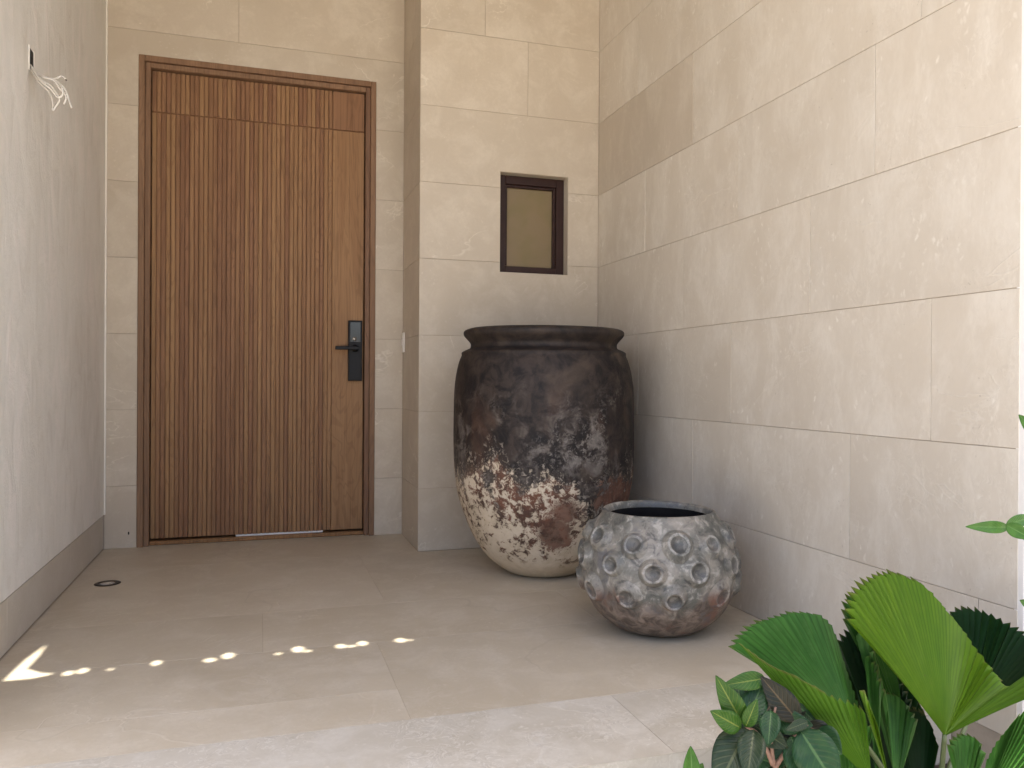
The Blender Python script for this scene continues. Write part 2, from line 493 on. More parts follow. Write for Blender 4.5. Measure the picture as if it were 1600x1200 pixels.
def box(name, x0, x1, y0, y1, z0, z1, mat, parent=None, bev=0.0, seg=1):
    bm = bmesh.new()
    bm_box(bm, x0, x1, y0, y1, z0, z1)
    if bev:
        bmesh.ops.bevel(bm, geom=bm.edges[:], offset=bev, segments=seg, profile=0.5, affect='EDGES')
    return from_bm(name, bm, mat, parent)


def prism(name, axis, poly, d0, d1, mat, parent=None, bev=0.0009):
    """polygon extruded along axis: X -> (y,z), Y -> (x,z), Z -> (x,y)"""
    bm = bmesh.new()

    def pt(a, b, d):
        return {'X': (d, a, b), 'Y': (a, d, b), 'Z': (a, b, d)}[axis]
    v0 = [bm.verts.new(pt(a, b, d0)) for a, b in poly]
    v1 = [bm.verts.new(pt(a, b, d1)) for a, b in poly]
    k = len(poly)
    bm.faces.new(v0)
    bm.faces.new(v1[::-1])
    for i in range(k):
        bm.faces.new((v0[i], v1[i], v1[(i + 1) % k], v0[(i + 1) % k]))
    bmesh.ops.recalc_face_normals(bm, faces=bm.faces)
    if bev:
        bmesh.ops.bevel(bm, geom=bm.edges[:], offset=bev, segments=1, affect='EDGES')
    return from_bm(name, bm, mat, parent)


G = 0.0009     # half a joint


def rect(a0, a1, b0, b1):
    return [(a0 + G, b0 + G), (a1 - G, b0 + G), (a1 - G, b1 - G), (a0 + G, b1 - G)]


def lathe(name, prof, mat, parent=None, loc=(0, 0, 0), seg=96, wob=0.0, closed_bottom=True, sub=1):
    """profile (r, z) from bottom centre outward, up and back inside"""
    bm = bmesh.new()
    # resample smoothly
    pts = [Vector((r, z)) for r, z in prof]
    if sub > 1:
        out = []
        for i in range(len(pts) - 1):
            p0 = pts[max(i - 1, 0)]; p1 = pts[i]; p2 = pts[i + 1]; p3 = pts[min(i + 2, len(pts) - 1)]
            for s in range(sub):
                t = s / sub
                out.append(0.5 * ((2 * p1) + (p2 - p0) * t + (2 * p0 - 5 * p1 + 4 * p2 - p3) * t * t + (3 * p1 - p0 - 3 * p2 + p3) * t ** 3))
        out.append(pts[-1])
        pts = out
    rings = []
    ph = [random.uniform(0, 6.28) for _ in range(6)]
    for r, z in pts:
        ring = []
        for k in range(seg):
            a = 2 * math.pi * k / seg
            w = 1 + wob * (math.sin(2 * a + ph[0] + z * 3) + 0.6 * math.sin(3 * a + ph[1] - z * 5) + 0.35 * math.sin(7 * a + ph[2] + z * 17))
            zz = z + wob * 0.35 * math.sin(2 * a + ph[3]) * (1 if z > 0.05 else 0)
            ring.append(bm.verts.new((max(r, 0.0005) * w * math.cos(a), max(r, 0.0005) * w * math.sin(a), zz)))
        rings.append(ring)
    for i in range(len(rings) - 1):
        for k in range(seg):
            bm.faces.new((rings[i][k], rings[i][(k + 1) % seg], rings[i + 1][(k + 1) % seg], rings[i + 1][k]))
    o = from_bm(name, bm, mat, parent, True)
    o.location = loc
    return o


def tube(name, pts, radii, mat, parent=None, seg=8, sub=5):
    P = [Vector(p) for p in pts]
    if not isinstance(radii, (list, tuple)):
        radii = [radii] * len(P)
    out, rr = [], []
    for i in range(len(P) - 1):
        p0 = P[max(i - 1, 0)]; p1 = P[i]; p2 = P[i + 1]; p3 = P[min(i + 2, len(P) - 1)]
        for s in range(sub):
            t = s / sub
            out.append(0.5 * ((2 * p1) + (p2 - p0) * t + (2 * p0 - 5 * p1 + 4 * p2 - p3) * t * t + (3 * p1 - p0 - 3 * p2 + p3) * t ** 3))
            rr.append(radii[i] * (1 - t) + radii[i + 1] * t)
    out.append(P[-1]); rr.append(radii[-1])
    bm = bmesh.new()
    rings = []
    up = Vector((0.13, 0.21, 0.97))
    for i, p in enumerate(out):
        d = (out[min(i + 1, len(out) - 1)] - out[max(i - 1, 0)]).normalized()
        a = d.cross(up)
        if a.length < 0.05:
            a = d.cross(Vector((1, 0, 0)))
        a.normalize()
        b = a.cross(d)
        rings.append([bm.verts.new(p + (a * math.cos(2 * math.pi * k / seg) + b * math.sin(2 * math.pi * k / seg)) * rr[i]) for k in range(seg)])
    for i in range(len(rings) - 1):
        for k in range(seg):
            bm.faces.new((rings[i][k], rings[i][(k + 1) % seg], rings[i + 1][(k + 1) % seg], rings[i + 1][k]))
    bm.faces.new(rings[0][::-1]); bm.faces.new(rings[-1])
    return from_bm(name, bm, mat, parent, True)


def at(u, v, depth):
    """world point for a photograph direction at a given distance along the view axis"""
    return Vector((0, 0, CAMZ)) + FWD * depth + RIGHT * ((u - 800) / 1246.05 * depth) + UP * ((600 - v) / 1246.05 * depth)


# ------------------------------------------------------------------ dimensions (metres)
XL, XR = -0.777, 1.791           # left and right porch walls
YD, YP = 4.603, 4.105            # door wall, pier front
XP = 0.783                       # pier side
Z0, TH = 0.327, 0.400            # first joint, course height
TOP = 3.3
YE = 1.50                        # end of the right wall
YF = 1.70                        # front edge of the porch floor
T = 0.0035                      # slab thickness
TF = 0.0012                      # depth of the floor joints
ZR = [0.0] + [Z0 + TH * k for k in range(8)]
ZR[-1] = TOP


def jig():
    return random.uniform(-0.0006, 0.0006)


# ------------------------------------------------------------------ ground and porch floor
g = box('ground', -60, 60, -60, 60, -0.60, -0.32, 'paving')
tag(g, kind='structure')
fl = box('porch_floor', XL - 0.02, XR + 0.25, YF + 0.012, YD + 0.4, -0.30, -TF, 'floor_grout')
tag(fl, kind='structure')
rows = [
    (YF, 2.070, [XL, 0.95, XR]),
    (2.070, 2.285, [XL, 0.379]),
    (2.285, 2.720, [XL, 0.379]),
    (2.070, 2.720, [0.379, XR]),
    (2.720, 3.180, [XL, 0.010, 1.20, XR]),
    (3.180, 4.100, [XL, 0.48, XR]),
    (4.100, 4.640, [XL, XP]),
]
for y0, y1, xs in rows:
    for i in range(len(xs) - 1):
        prism('paving_tile', 'Z', rect(xs[i] - .0003, xs[i + 1] + .0003, y0 - .0003, y1 + .0003), -TF, 0.0 + jig() * 0.3, 'stone_step' if y0 < 2.0 else 'stone_floor', fl, 0.0004)
for x0, x1 in ((XL, 0.1), (0.1, 1.0), (1.0, XR)):
    prism('riser_tile', 'Y', rect(x0, x1, -0.30, -TF + 0.0007), YF + 0.0015, YF + 0.0115, 'stone_step', fl, 0.0003)
st = box('entrance_step', -0.775, 0.86, 1.30, YF + 0.002, -0.32, -0.16, 'stone_floor', None, 0.003)
tag(st, kind='structure')

# ------------------------------------------------------------------ left plaster wall
lw = box('plaster_wall', XL - 0.22, XL, 2.20, YD - 0.002, 0.178, TOP, 'plaster', None, 0.004)
tag(lw, 'pale grey trowelled plaster wall with wires hanging from a box', 'wall')
lb = box('wall_base', XL - 0.22, XL - 0.014, 2.20, YD - 0.004, -0.32, 0.176, 'grout', lw)
ys = [2.20, 2.50, 2.95, 3.85, YD - 0.004]
for i in range(4):
    prism('skirting_slab', 'X', rect(ys[i], ys[i + 1], 0.002, 0.176), XL - 0.014, XL - 0.004, 'skirting', lw)
box('corner_bead', XL - 0.002, XL + 0.007, YD - 0.012, YD - 0.001, 0.18, TOP - 0.1, 'white_plastic', lw, 0.003, 2)

# ------------------------------------------------------------------ door wall
FX0, FX1, FZ = -0.622, 0.622, 2.600
bm = bmesh.new()
bm_box(bm, XL - 0.22, FX0, YD + T, YD + 0.22, -0.02, TOP)
bm_box(bm, FX1, XP + 0.3, YD + T, YD + 0.22, -0.02, TOP)
bm_box(bm, FX0, FX1, YD + T, YD + 0.22, FZ, TOP)
bm_box(bm, FX0, FX1, YD + 0.17, YD + 0.22, -0.02, FZ)
dw = from_bm('door_wall', bm, 'grout')
tag(dw, 'cream limestone slab wall around the slatted wooden door', 'wall')
for k in range(7):
    z0, z1 = ZR[k], ZR[k + 1]
    if z1 <= FZ:
        for a, b in ((XL, FX0 - 0.001), (FX1 + 0.001, XP)):
            prism('tile', 'Y', rect(a, b, z0, z1), YD + jig(), YD + T, 'stone_wall', dw)
    else:
        P = [(XL + G, z0 + G), (FX0 - G, z0 + G), (FX0 - G, FZ + G), (FX1 + G, FZ + G), (FX1 + G, z0 + G), (XP - G, z0 + G), (XP - G, z1 - G), (XL + G, z1 - G)]
        prism('tile', 'Y', P, YD, YD + T, 'stone_wall', dw)
for a, b in ((XL, -0.125), (-0.125, XP)):
    prism('tile', 'Y', rect(a, b, ZR[7], TOP), YD + jig(), YD + T, 'stone_wall', dw)
box('screw_hole', -0.665, -0.657, YD - 0.002, YD + 0.002, 0.070, 0.086, 'bronze', dw, 0.002)

# ------------------------------------------------------------------ pier with the window
WX0, WX1, WZ0, WZ1 = 1.220, 1.610, 1.476, 2.015
bm = bmesh.new()
YB = YD + 0.3
bm_box(bm, XP + T, WX0 - 0.002, YP + T, YB, -0.02, TOP)
bm_box(bm, WX1 + 0.002, XR + 0.1, YP + T, YB, -0.02, TOP)
bm_box(bm, WX0 - 0.002, WX1 + 0.002, YP + T, YB, -0.02, WZ0 - 0.002)
bm_box(bm, WX0 - 0.002, WX1 + 0.002, YP + T, YB, WZ1 + 0.002, TOP)
bm_box(bm, WX0 - 0.002, WX1 + 0.002, YP + 0.25, YB, WZ0 - 0.002, WZ1 + 0.002)
pw = from_bm('stone_pier', bm, 'grout')
tag(pw, 'projecting limestone clad pier pierced by a small window', 'wall')
splits = {5: [1.335], 6: [1.335], 7: [1.105]}
for k in range(8):
    z0, z1 = ZR[k], ZR[k + 1] if k < 7 else TOP
    if k < 7:
        z1 = ZR[k + 1]
    if z1 - z0 < 0.05:
        continue
    if z1 <= WZ0 or z0 >= WZ1:
        xs = [XP, XR]
        if k == 6: xs = [XP, 1.372, XR]
        if k == 7: xs = [XP, 1.13, XR]
        for i in range(len(xs) - 1):
            prism('tile', 'Y', rect(xs[i], xs[i + 1], z0, z1), YP + jig(), YP + T, 'stone_wall', pw)
    elif z0 < WZ0:      # notch in the top edge
        prism('tile', 'Y', [(XP + G, z0 + G), (XR - G, z0 + G), (XR - G, z1 - G), (WX1, z1 - G), (WX1, WZ0), (WX0, WZ0), (WX0, z1 - G), (XP + G, z1 - G)], YP, YP + T, 'stone_wall', pw)
    elif z1 > WZ1:      # notch in the bottom edge
        prism('tile', 'Y', [(XP + G, z0 + G), (WX0, z0 + G), (WX0, WZ1), (WX1, WZ1), (WX1, z0 + G), (XR - G, z0 + G), (XR - G, z1 - G), (XP + G, z1 - G)], YP, YP + T, 'stone_wall', pw)
    else:
        prism('tile', 'Y', rect(XP, WX0 + G, z0, z1), YP + jig(), YP + T, 'stone_wall', pw)
        prism('tile', 'Y', rect(WX1 - G, XR, z0, z1), YP + jig(), YP + T, 'stone_wall', pw)
    prism('side_tile', 'X', rect(YP + T, YD - 0.001, z0, z1), XP, XP + T, 'stone_wall', pw)
# stone reveals of the window opening
box('reveal', WX1 - 0.001, WX1 + 0.0015, YP + T + 0.001, YP + 0.24, WZ0, WZ1, 'stone_wall', pw)
box('reveal', WX0 - 0.0015, WX0 + 0.001, YP + T + 0.001, YP + 0.24, WZ0, WZ1, 'stone_wall', pw)
box('reveal', WX0 + 0.002, WX1 - 0.002, YP + T + 0.001, YP + 0.24, WZ1 - 0.001, WZ1 + 0.0015, 'stone_wall', pw)
box('reveal', WX0 + 0.002, WX1 - 0.002, YP + T + 0.001, YP + 0.24, WZ0 - 0.0015, WZ0 + 0.001, 'stone_wall', pw)

# ------------------------------------------------------------------ right wall
bm = bmesh.new()
bm_box(bm, XR + T, XR + 0.24, YE + 0.02, YP + 0.3, -0.32, TOP)
rw = from_bm('side_wall', bm, 'grout')
tag(rw, 'long shell limestone side wall beside the two pots', 'wall')
vj = [
    [1.62, 2.52, 3.42],
    [2.10, 3.07],
    [1.78, 2.778, 3.60],
    [2.30, 3.16],
    [2.002, 2.738, 3.535],
    [1.823, 3.085],
    [2.05, 2.70, 3.62],
    [2.4, 3.3],
]
for k in range(8):
    z0 = ZR[k]
    z1 = ZR[k + 1] if k < 7 else TOP
    ysr = [YE + 0.006] + vj[k] + [YP - 0.001]
    for i in range(len(ysr) - 1):
        prism('tile', 'X', rect(ysr[i], ysr[i + 1], z0, z1), XR + jig(), XR + T, 'stone_side_dark' if (k == 5 and i == 2) else 'stone_side', rw)
box('end_trim', XR + 0.0005, XR + 0.25, YE - 0.012, YE + 0.0195, -0.32, TOP - 0.01, 'white_render', rw, 0.004)

# ------------------------------------------------------------------ unseen ceiling above the porch, holes added and shaped to cast the sun spots
ZC = 3.30
sh = -to_sun.xy * (ZC / to_sun.z)      # horizontal run of a sun ray from the ceiling to the floor


def on_ceiling(p):
    return Vector((p[0] - sh.x, p[1] - sh.y))


holes = [[(-0.715, 2.675), (-0.703, 2.86), (-0.680, 3.00), (-0.676, 2.88), (-0.682, 2.765), (-0.63, 2.715), (-0.59, 2.698), (-0.64, 2.675)]]
spots = [(-0.550, 2.690, .030, .045), (-0.513, 2.700, .032, .05), (-0.435, 2.690, .016, .02), (-0.308, 2.710, .030, .05), (-0.150, 2.690, .040, .04), (-0.097, 2.715, .040, .06),
         (0.058, 2.690, .026, .02), (0.121, 2.715, .040, .065), (0.150, 2.690, .03, .02), (0.258, 2.708, .036, .045), (0.292, 2.698, .04, .02), (0.331, 2.716, .036, .05), (0.459, 2.712, .040, .05), (0.490, 2.704, .02, .016)]
for x, y, w, d in spots:
    holes.append([(x + w * .44 * math.cos(a), y + d * .46 * math.sin(a)) for a in [2 * math.pi * i / 10 for i in range(10)]])
vs = [Vector((-1.15, 0.78)), Vector((2.2, 0.78)), Vector((2.2, YD + 0.5)), Vector((-1.15, YD + 0.5))]
ed = [(0, 1), (1, 2), (2, 3), (3, 0)]
hc = [[on_ceiling(p) for p in h] for h in holes]
for h in hc:
    b0 = len(vs)
    vs += h
    ed += [(b0 + i, b0 + (i + 1) % len(h)) for i in range(len(h))]
ov, oe, of, _, _, _ = delaunay_2d_cdt(vs, ed, [], 1, 1e-5)


def inside(p, poly):
    r = False
    for i in range(len(poly)):
        a, b = poly[i], poly[i - 1]
        if (a.y > p.y) != (b.y > p.y) and p.x < (b.x - a.x) * (p.y - a.y) / (b.y - a.y) + a.x:
            r = not r
    return r


bm = bmesh.new()
bv = [bm.verts.new((v.x, v.y, ZC)) for v in ov]
for f in of:
    c = sum((ov[i] for i in f), Vector((0, 0))) / len(f)
    if not any(inside(c, h) for h in hc):
        bm.faces.new([bv[i] for i in f])
bmesh.ops.recalc_face_normals(bm, faces=bm.faces)
ex = bmesh.ops.extrude_face_region(bm, geom=bm.faces[:])
for v in [e for e in ex['geom'] if isinstance(e, bmesh.types.BMVert)]:
    v.co.z += 0.006
rf = from_bm('porch_ceiling', bm, 'canopy')
tag(rf, kind='structure')

# ------------------------------------------------------------------ door
door = empty('entrance_door', (0, YD, 0))
tag(door, 'tall slatted brown wooden door with plain lock stile and black handle', 'door')
fr = 'frame'
box('door_frame', FX0, FX0 + 0.030, YD - 0.004, YD + 0.16, 0.0, FZ, fr, door, 0.002)
box('door_frame', FX1 - 0.030, FX1, YD - 0.004, YD + 0.16, 0.0, FZ, fr, door, 0.002)
box('door_frame', FX0 + 0.0302, FX1 - 0.0302, YD - 0.004, YD + 0.16, FZ - 0.030, FZ, fr, door, 0.002)
box('frame_rebate', FX0 + 0.0305, FX0 + 0.056, YD + 0.014, YD + 0.15, 0.0, FZ - 0.031, fr, door, 0.002)
box('frame_rebate', FX1 - 0.056, FX1 - 0.0305, YD + 0.014, YD + 0.15, 0.0, FZ - 0.031, fr, door, 0.002)
box('frame_rebate', FX0 + 0.0565, FX1 - 0.0565, YD + 0.014, YD + 0.15, FZ - 0.058, FZ - 0.031, fr, door, 0.002)
LX0, LX1 = -0.562, 0.562
SX = 0.384                      # slats end, plain stile begins
YS = YD + 0.046                 # slat face
ZT = 2.318                      # joint between leaf and transom panel
ZB = 0.034
box('door_panel', LX0, LX1, YS + 0.009, YS + 0.055, ZB, FZ - 0.062, 'wood_back', door)
n_s = 40
pitch = (SX - LX0) / n_s
for i in range(n_s):
    x0 = LX0 + i * pitch
    for z0, z1 in ((ZB, ZT - 0.003), (ZT + 0.003, FZ - 0.062)):
        w = pitch - (0.0040 if i % 2 else 0.0024)
        d = random.uniform(-0.0012, 0.0012)
        o = box('slat', x0, x0 + w, YS + d, YS + 0.0085, z0, z1, 'wood', door, 0.0024, 2)
for z0, z1 in ((ZB, ZT - 0.003), (ZT + 0.003, FZ - 0.062)):
    box('lock_stile', SX, LX1 - 0.001, YS - 0.001, YS + 0.0085, z0, z1, 'wood', door, 0.002)
box('under_door_light', -0.13, 0.34, YS + 0.006, YS + 0.012, 0.023, 0.0335, 'gap_light', door, 0.001)  # pale strip in place of light showing under the door, no real seal
box('threshold', FX0 + 0.057, FX1 - 0.057, YD + 0.03, YD + 0.15, 0.001, 0.022, 'wood_back', door, 0.003)
# lock
LPX0, LPX1, LPZ0, LPZ1 = 0.474, 0.553, 0.886, 1.232
plate = box('lock_plate', LPX0, LPX1, YS - 0.026, YS - 0.0012, LPZ0, LPZ1, 'black_metal', door, 0.004, 2)
box('keypad', LPX0 + 0.010, LPX1 - 0.010, YS - 0.0285, YS - 0.0262, 1.108, 1.222, 'screen', plate, 0.001)
box('lower_cover', LPX0 + 0.010, LPX1 - 0.010, YS - 0.0285, YS - 0.0262, 0.896, 1.045, 'black_metal', plate, 0.001)
tube('lever_rose', [(0.513, YS - 0.0262, 1.072), (0.513, YS - 0.040, 1.072), (0.513, YS - 0.062, 1.072)], [0.021, 0.018, 0.011], 'black_metal', plate, 20, 3)
box('lever', 0.398, 0.528, YS - 0.076, YS - 0.056, 1.062, 1.083, 'black_metal', plate, 0.004, 2)
tube('key_cylinder', [(0.508, YS - 0.0286, 1.125), (0.508, YS - 0.034, 1.125)], 0.011, 'chrome', plate, 20, 1)

# ------------------------------------------------------------------ window in the pier
win = empty('small_window', (1.415, YP + 0.06, WZ0))
tag(win, 'small dark framed window with frosted pane set in the pier', 'window')
YW = YP + 0.062
fw = 0.046
X0, X1, Z_0, Z_1 = WX0 + 0.0015, WX1 - 0.0015, WZ0 + 0.0015, WZ1 - 0.0015
box('frame_stile', X0, X0 + fw, YW, YW + 0.07, Z_0, Z_1, 'dark_frame', win, 0.002)
box('frame_stile', X1 - fw, X1, YW, YW + 0.07, Z_0, Z_1, 'dark_frame', win, 0.002)
box('frame_rail', X0 + fw, X1 - fw, YW, YW + 0.07, Z_1 - fw, Z_1, 'dark_frame', win, 0.002)
box('frame_rail', X0 + fw, X1 - fw, YW, YW + 0.07, Z_0, Z_0 + fw * 0.9, 'dark_frame', win, 0.002)
b_ = 0.014
box('glazing_bead', X0 + fw, X0 + fw + b_, YW + 0.014, YW + 0.06, Z_0 + fw, Z_1 - fw, 'dark_frame', win, 0.002)
box('glazing_bead', X1 - fw - b_, X1 - fw, YW + 0.014, YW + 0.06, Z_0 + fw, Z_1 - fw, 'dark_frame', win, 0.002)
box('glazing_bead', X0 + fw + b_, X1 - fw - b_, YW + 0.014, YW + 0.06, Z_1 - fw - b_, Z_1 - fw, 'dark_frame', win, 0.002)
box('pane', X0 + fw + 0.002, X1 - fw - 0.002, YW + 0.034, YW + 0.042, Z_0 + fw * 0.92, Z_1 - fw - 0.002, 'frosted', win)

# ------------------------------------------------------------------ doorbell on the pier side
db = empty('doorbell', (XP, 4.555, 1.06))
tag(db, 'small white doorbell plate on the pier beside the door', 'doorbell')
box('back_plate', XP - 0.010, XP - 0.0005, 4.530, 4.585, 1.052, 1.165, 'white_plastic', db, 0.003, 2)
box('button', XP - 0.015, XP - 0.0102, 4.545, 4.570, 1.09, 1.127, 'white_plastic', db, 0.003, 2)

# ------------------------------------------------------------------ electrical box and wires in the plaster wall
eb = empty('electrical_box', (XL, 3.184, 1.975))
tag(eb, 'open wall box with loose white wires in the plaster wall', 'electrical box')
box('box_opening', XL + 0.0004, XL + 0.0016, 3.158, 3.212, 1.968, 2.042, 'hole', eb)
box('box_rim', XL + 0.0002, XL + 0.004, 3.152, 3.1578, 1.962, 2.048, 'white_plastic', eb, 0.001)
box('box_rim', XL + 0.0002, XL + 0.004, 3.2122, 3.218, 1.962, 2.048, 'white_plastic', eb, 0.001)
box('box_rim', XL + 0.0002, XL + 0.004, 3.158, 3.212, 1.962, 1.9678, 'white_plastic', eb, 0.001)
wires = [
    ([(47, 110), (62, 118), (80, 124), (90, 128), (102, 140), (108, 158), (112, 169)], 2.80, 'wire'),
    ([(46, 111), (60, 128), (75, 142), (82, 158), (82, 172)], 2.78, 'wire'),
    ([(48, 112), (58, 122), (78, 133), (88, 145), (93, 156), (87, 167), (83, 173)], 2.76, 'wire'),
    ([(47, 109), (70, 120), (86, 123), (96, 119), (103, 124)], 2.77, 'wire'),
    ([(47, 112), (66, 120), (84, 126), (93, 138), (103, 150), (100, 163)], 2.75, 'wire'),
    ([(46, 112), (64, 126), (80, 140), (90, 152), (98, 148), (97, 136)], 2.73, 'wire'),
]
for pts, d, mt in wires:
    p3 = [at(u, v, d) for u, v in pts]
    p3[0] = Vector((XL + 0.001, 3.185 + random.uniform(-.012, .012), 1.975 + random.uniform(0, .012)))
    tube('wire', p3, 0.0032, mt, eb, 8, 6)
tube('wire_end', [at(96, 119, 2.77), at(100, 121, 2.77), at(104, 126, 2.77)], 0.0026, 'dark_wire', eb, 8, 3)

# ------------------------------------------------------------------ recessed floor light
fl_ = empty('floor_uplight', (-0.632, 3.825, 0))
tag(fl_, 'small round bronze ringed light set into the floor by the plaster wall', 'floor light')
o = lathe('ring', [(0.031, 0.0012), (0.032, 0.003), (0.046, 0.0035), (0.052, 0.0025), (0.053, 0.0012)], 'bronze', fl_, (0, 0, 0), 40)
o.matrix_parent_inverse = Matrix.Identity(4)
o = lathe('lens', [(0.0, 0.0045), (0.018, 0.0035), (0.031, 0.0022), (0.031, 0.0012)], 'lens', fl_, (0, 0, 0), 32)
o.matrix_parent_inverse = Matrix.Identity(4)

# ------------------------------------------------------------------ big jar
jar_prof = [(0.0, 0.0), (0.10, 0.0), (0.150, 0.002), (0.190, 0.018), (0.262, 0.075), (0.325, 0.165), (0.372, 0.270), (0.404, 0.370), (0.420, 0.480), (0.424, 0.600), (0.424, 0.720), (0.422, 0.830),
            (0.412, 0.915), (0.398, 0.975), (0.386, 1.005), (0.385, 1.020), (0.366, 1.031), (0.348, 1.039), (0.343, 1.050), (0.345, 1.063), (0.358, 1.079), (0.372, 1.094), (0.377, 1.107), (0.374, 1.119), (0.360, 1.127), (0.340, 1.131), (0.326, 1.126), (0.318, 1.105), (0.312, 1.06),
            (0.335, 1.0), (0.385, 0.85), (0.395, 0.6), (0.36, 0.3), (0.24, 0.08), (0.0, 0.05)]
jar = lathe('clay_jar', jar_prof, 'jar', None, (1.269, 3.537, 0.0005), 128, 0.004, True, 3)
tag(jar, 'tall weathered clay jar, charcoal above and lime white below', 'jar')

# ------------------------------------------------------------------ knobbed bowl pot
bp = [(0.0, 0.0), (0.09, 0.0), (0.125, 0.003), (0.165, 0.020), (0.215, 0.062), (0.248, 0.115), (0.267, 0.175), (0.272, 0.225), (0.266, 0.275), (0.250, 0.325), (0.228, 0.368), (0.208, 0.398), (0.200, 0.410),
      (0.199, 0.418), (0.194, 0.424), (0.186, 0.424), (0.180, 0.416), (0.178, 0.40)]
PC = Vector((1.378, 2.600, 0.0005))
bp = [(a_ * 1.025, b_ * 1.01) for a_, b_ in bp]
bowl = lathe('knobbed_pot', bp, 'bowl', None, PC, 96, 0.004, True, 3)
tag(bowl, 'squat round grey pot covered in cup shaped knobs', 'pot')
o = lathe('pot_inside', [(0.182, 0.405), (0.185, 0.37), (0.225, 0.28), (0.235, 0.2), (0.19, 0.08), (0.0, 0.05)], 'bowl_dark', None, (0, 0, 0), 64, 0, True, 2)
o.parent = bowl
# cup-shaped knob: ring with a hollow
kb = bmesh.new()
kp = [(0.0, 0.003), (0.010, 0.0034), (0.0185, 0.0062), (0.0245, 0.0110), (0.0287, 0.0140), (0.0325, 0.0133), (0.037, 0.0085), (0.043, 0.0028), (0.052, -0.006)]


def knob_mesh():
    bm = bmesh.new()
    seg = 24
    rings = []
    for r, z in kp:
        rings.append([bm.verts.new((max(r, .0004) * math.cos(2 * math.pi * k / seg), max(r, .0004) * math.sin(2 * math.pi * k / seg), z)) for k in range(seg)])
    for i in range(len(rings) - 1):
        for k in range(seg):
            bm.faces.new((rings[i][k], rings[i][(k + 1) % seg], rings[i + 1][(k + 1) % seg], rings[i + 1][k]))
    bmesh.ops.recalc_face_normals(bm, faces=bm.faces)
    me = bpy.data.meshes.new('knob')
    bm.to_mesh(me)
    bm.free()
    for p in me.polygons:
        p.use_smooth = True
    me.materials.append(M['bowl_ring'])
    me.materials.append(M['bowl'])
    me.materials.append(M['bowl_hollow'])
    for i, p in enumerate(me.polygons):
        p.material_index = 2 if i < 3 * 24 else (0 if i < 5 * 24 else 1)
    return me


kb.free()
km = knob_mesh()


def prof_at(prof, z):
    for i in range(len(prof) - 1):
        (r0, z0), (r1, z1) = prof[i], prof[i + 1]
        if z0 <= z <= z1 and z1 > z0:
            t = (z - z0) / (z1 - z0)
            return r0 + (r1 - r0) * t, (r1 - r0) / (z1 - z0)
    return prof[-1][0], 0


view_az = math.atan2(-PC.y, -PC.x)            # towards the camera
for z, off, cnt in ((0.345, 12, 11), (0.262, -4, 11), (0.178, 14, 11)):
    r, sl_ = prof_at(bp, z)
    for k in range(cnt):
        a = view_az + R(off + 360 / cnt * k + random.uniform(-3.5, 3.5))
        zz = z + random.uniform(-0.011, 0.011)
        r, sl_ = prof_at(bp, zz)
        nrm = Vector((math.cos(a), math.sin(a), -sl_)).normalized()
        o = bpy.data.objects.new('knob', km)
        col.objects.link(o)
        o.parent = bowl
        s = random.uniform(0.98, 1.17)
        o.matrix_local = Matrix.Translation(Vector((r * math.cos(a), r * math.sin(a), zz)) - nrm * 0.001) @ nrm.to_track_quat('Z', 'Y').to_matrix().to_4x4() @ Matrix.Diagonal((s, s * random.uniform(.93, 1.05), random.uniform(0.9, 1.5), 1))

# ------------------------------------------------------------------ planting bed
bed = box('planting_bed', 0.88, 2.6, 0.55, YF + 0.001, -0.32, -0.13, 'soil', None, 0.02, 2)
tag(bed, kind='structure')


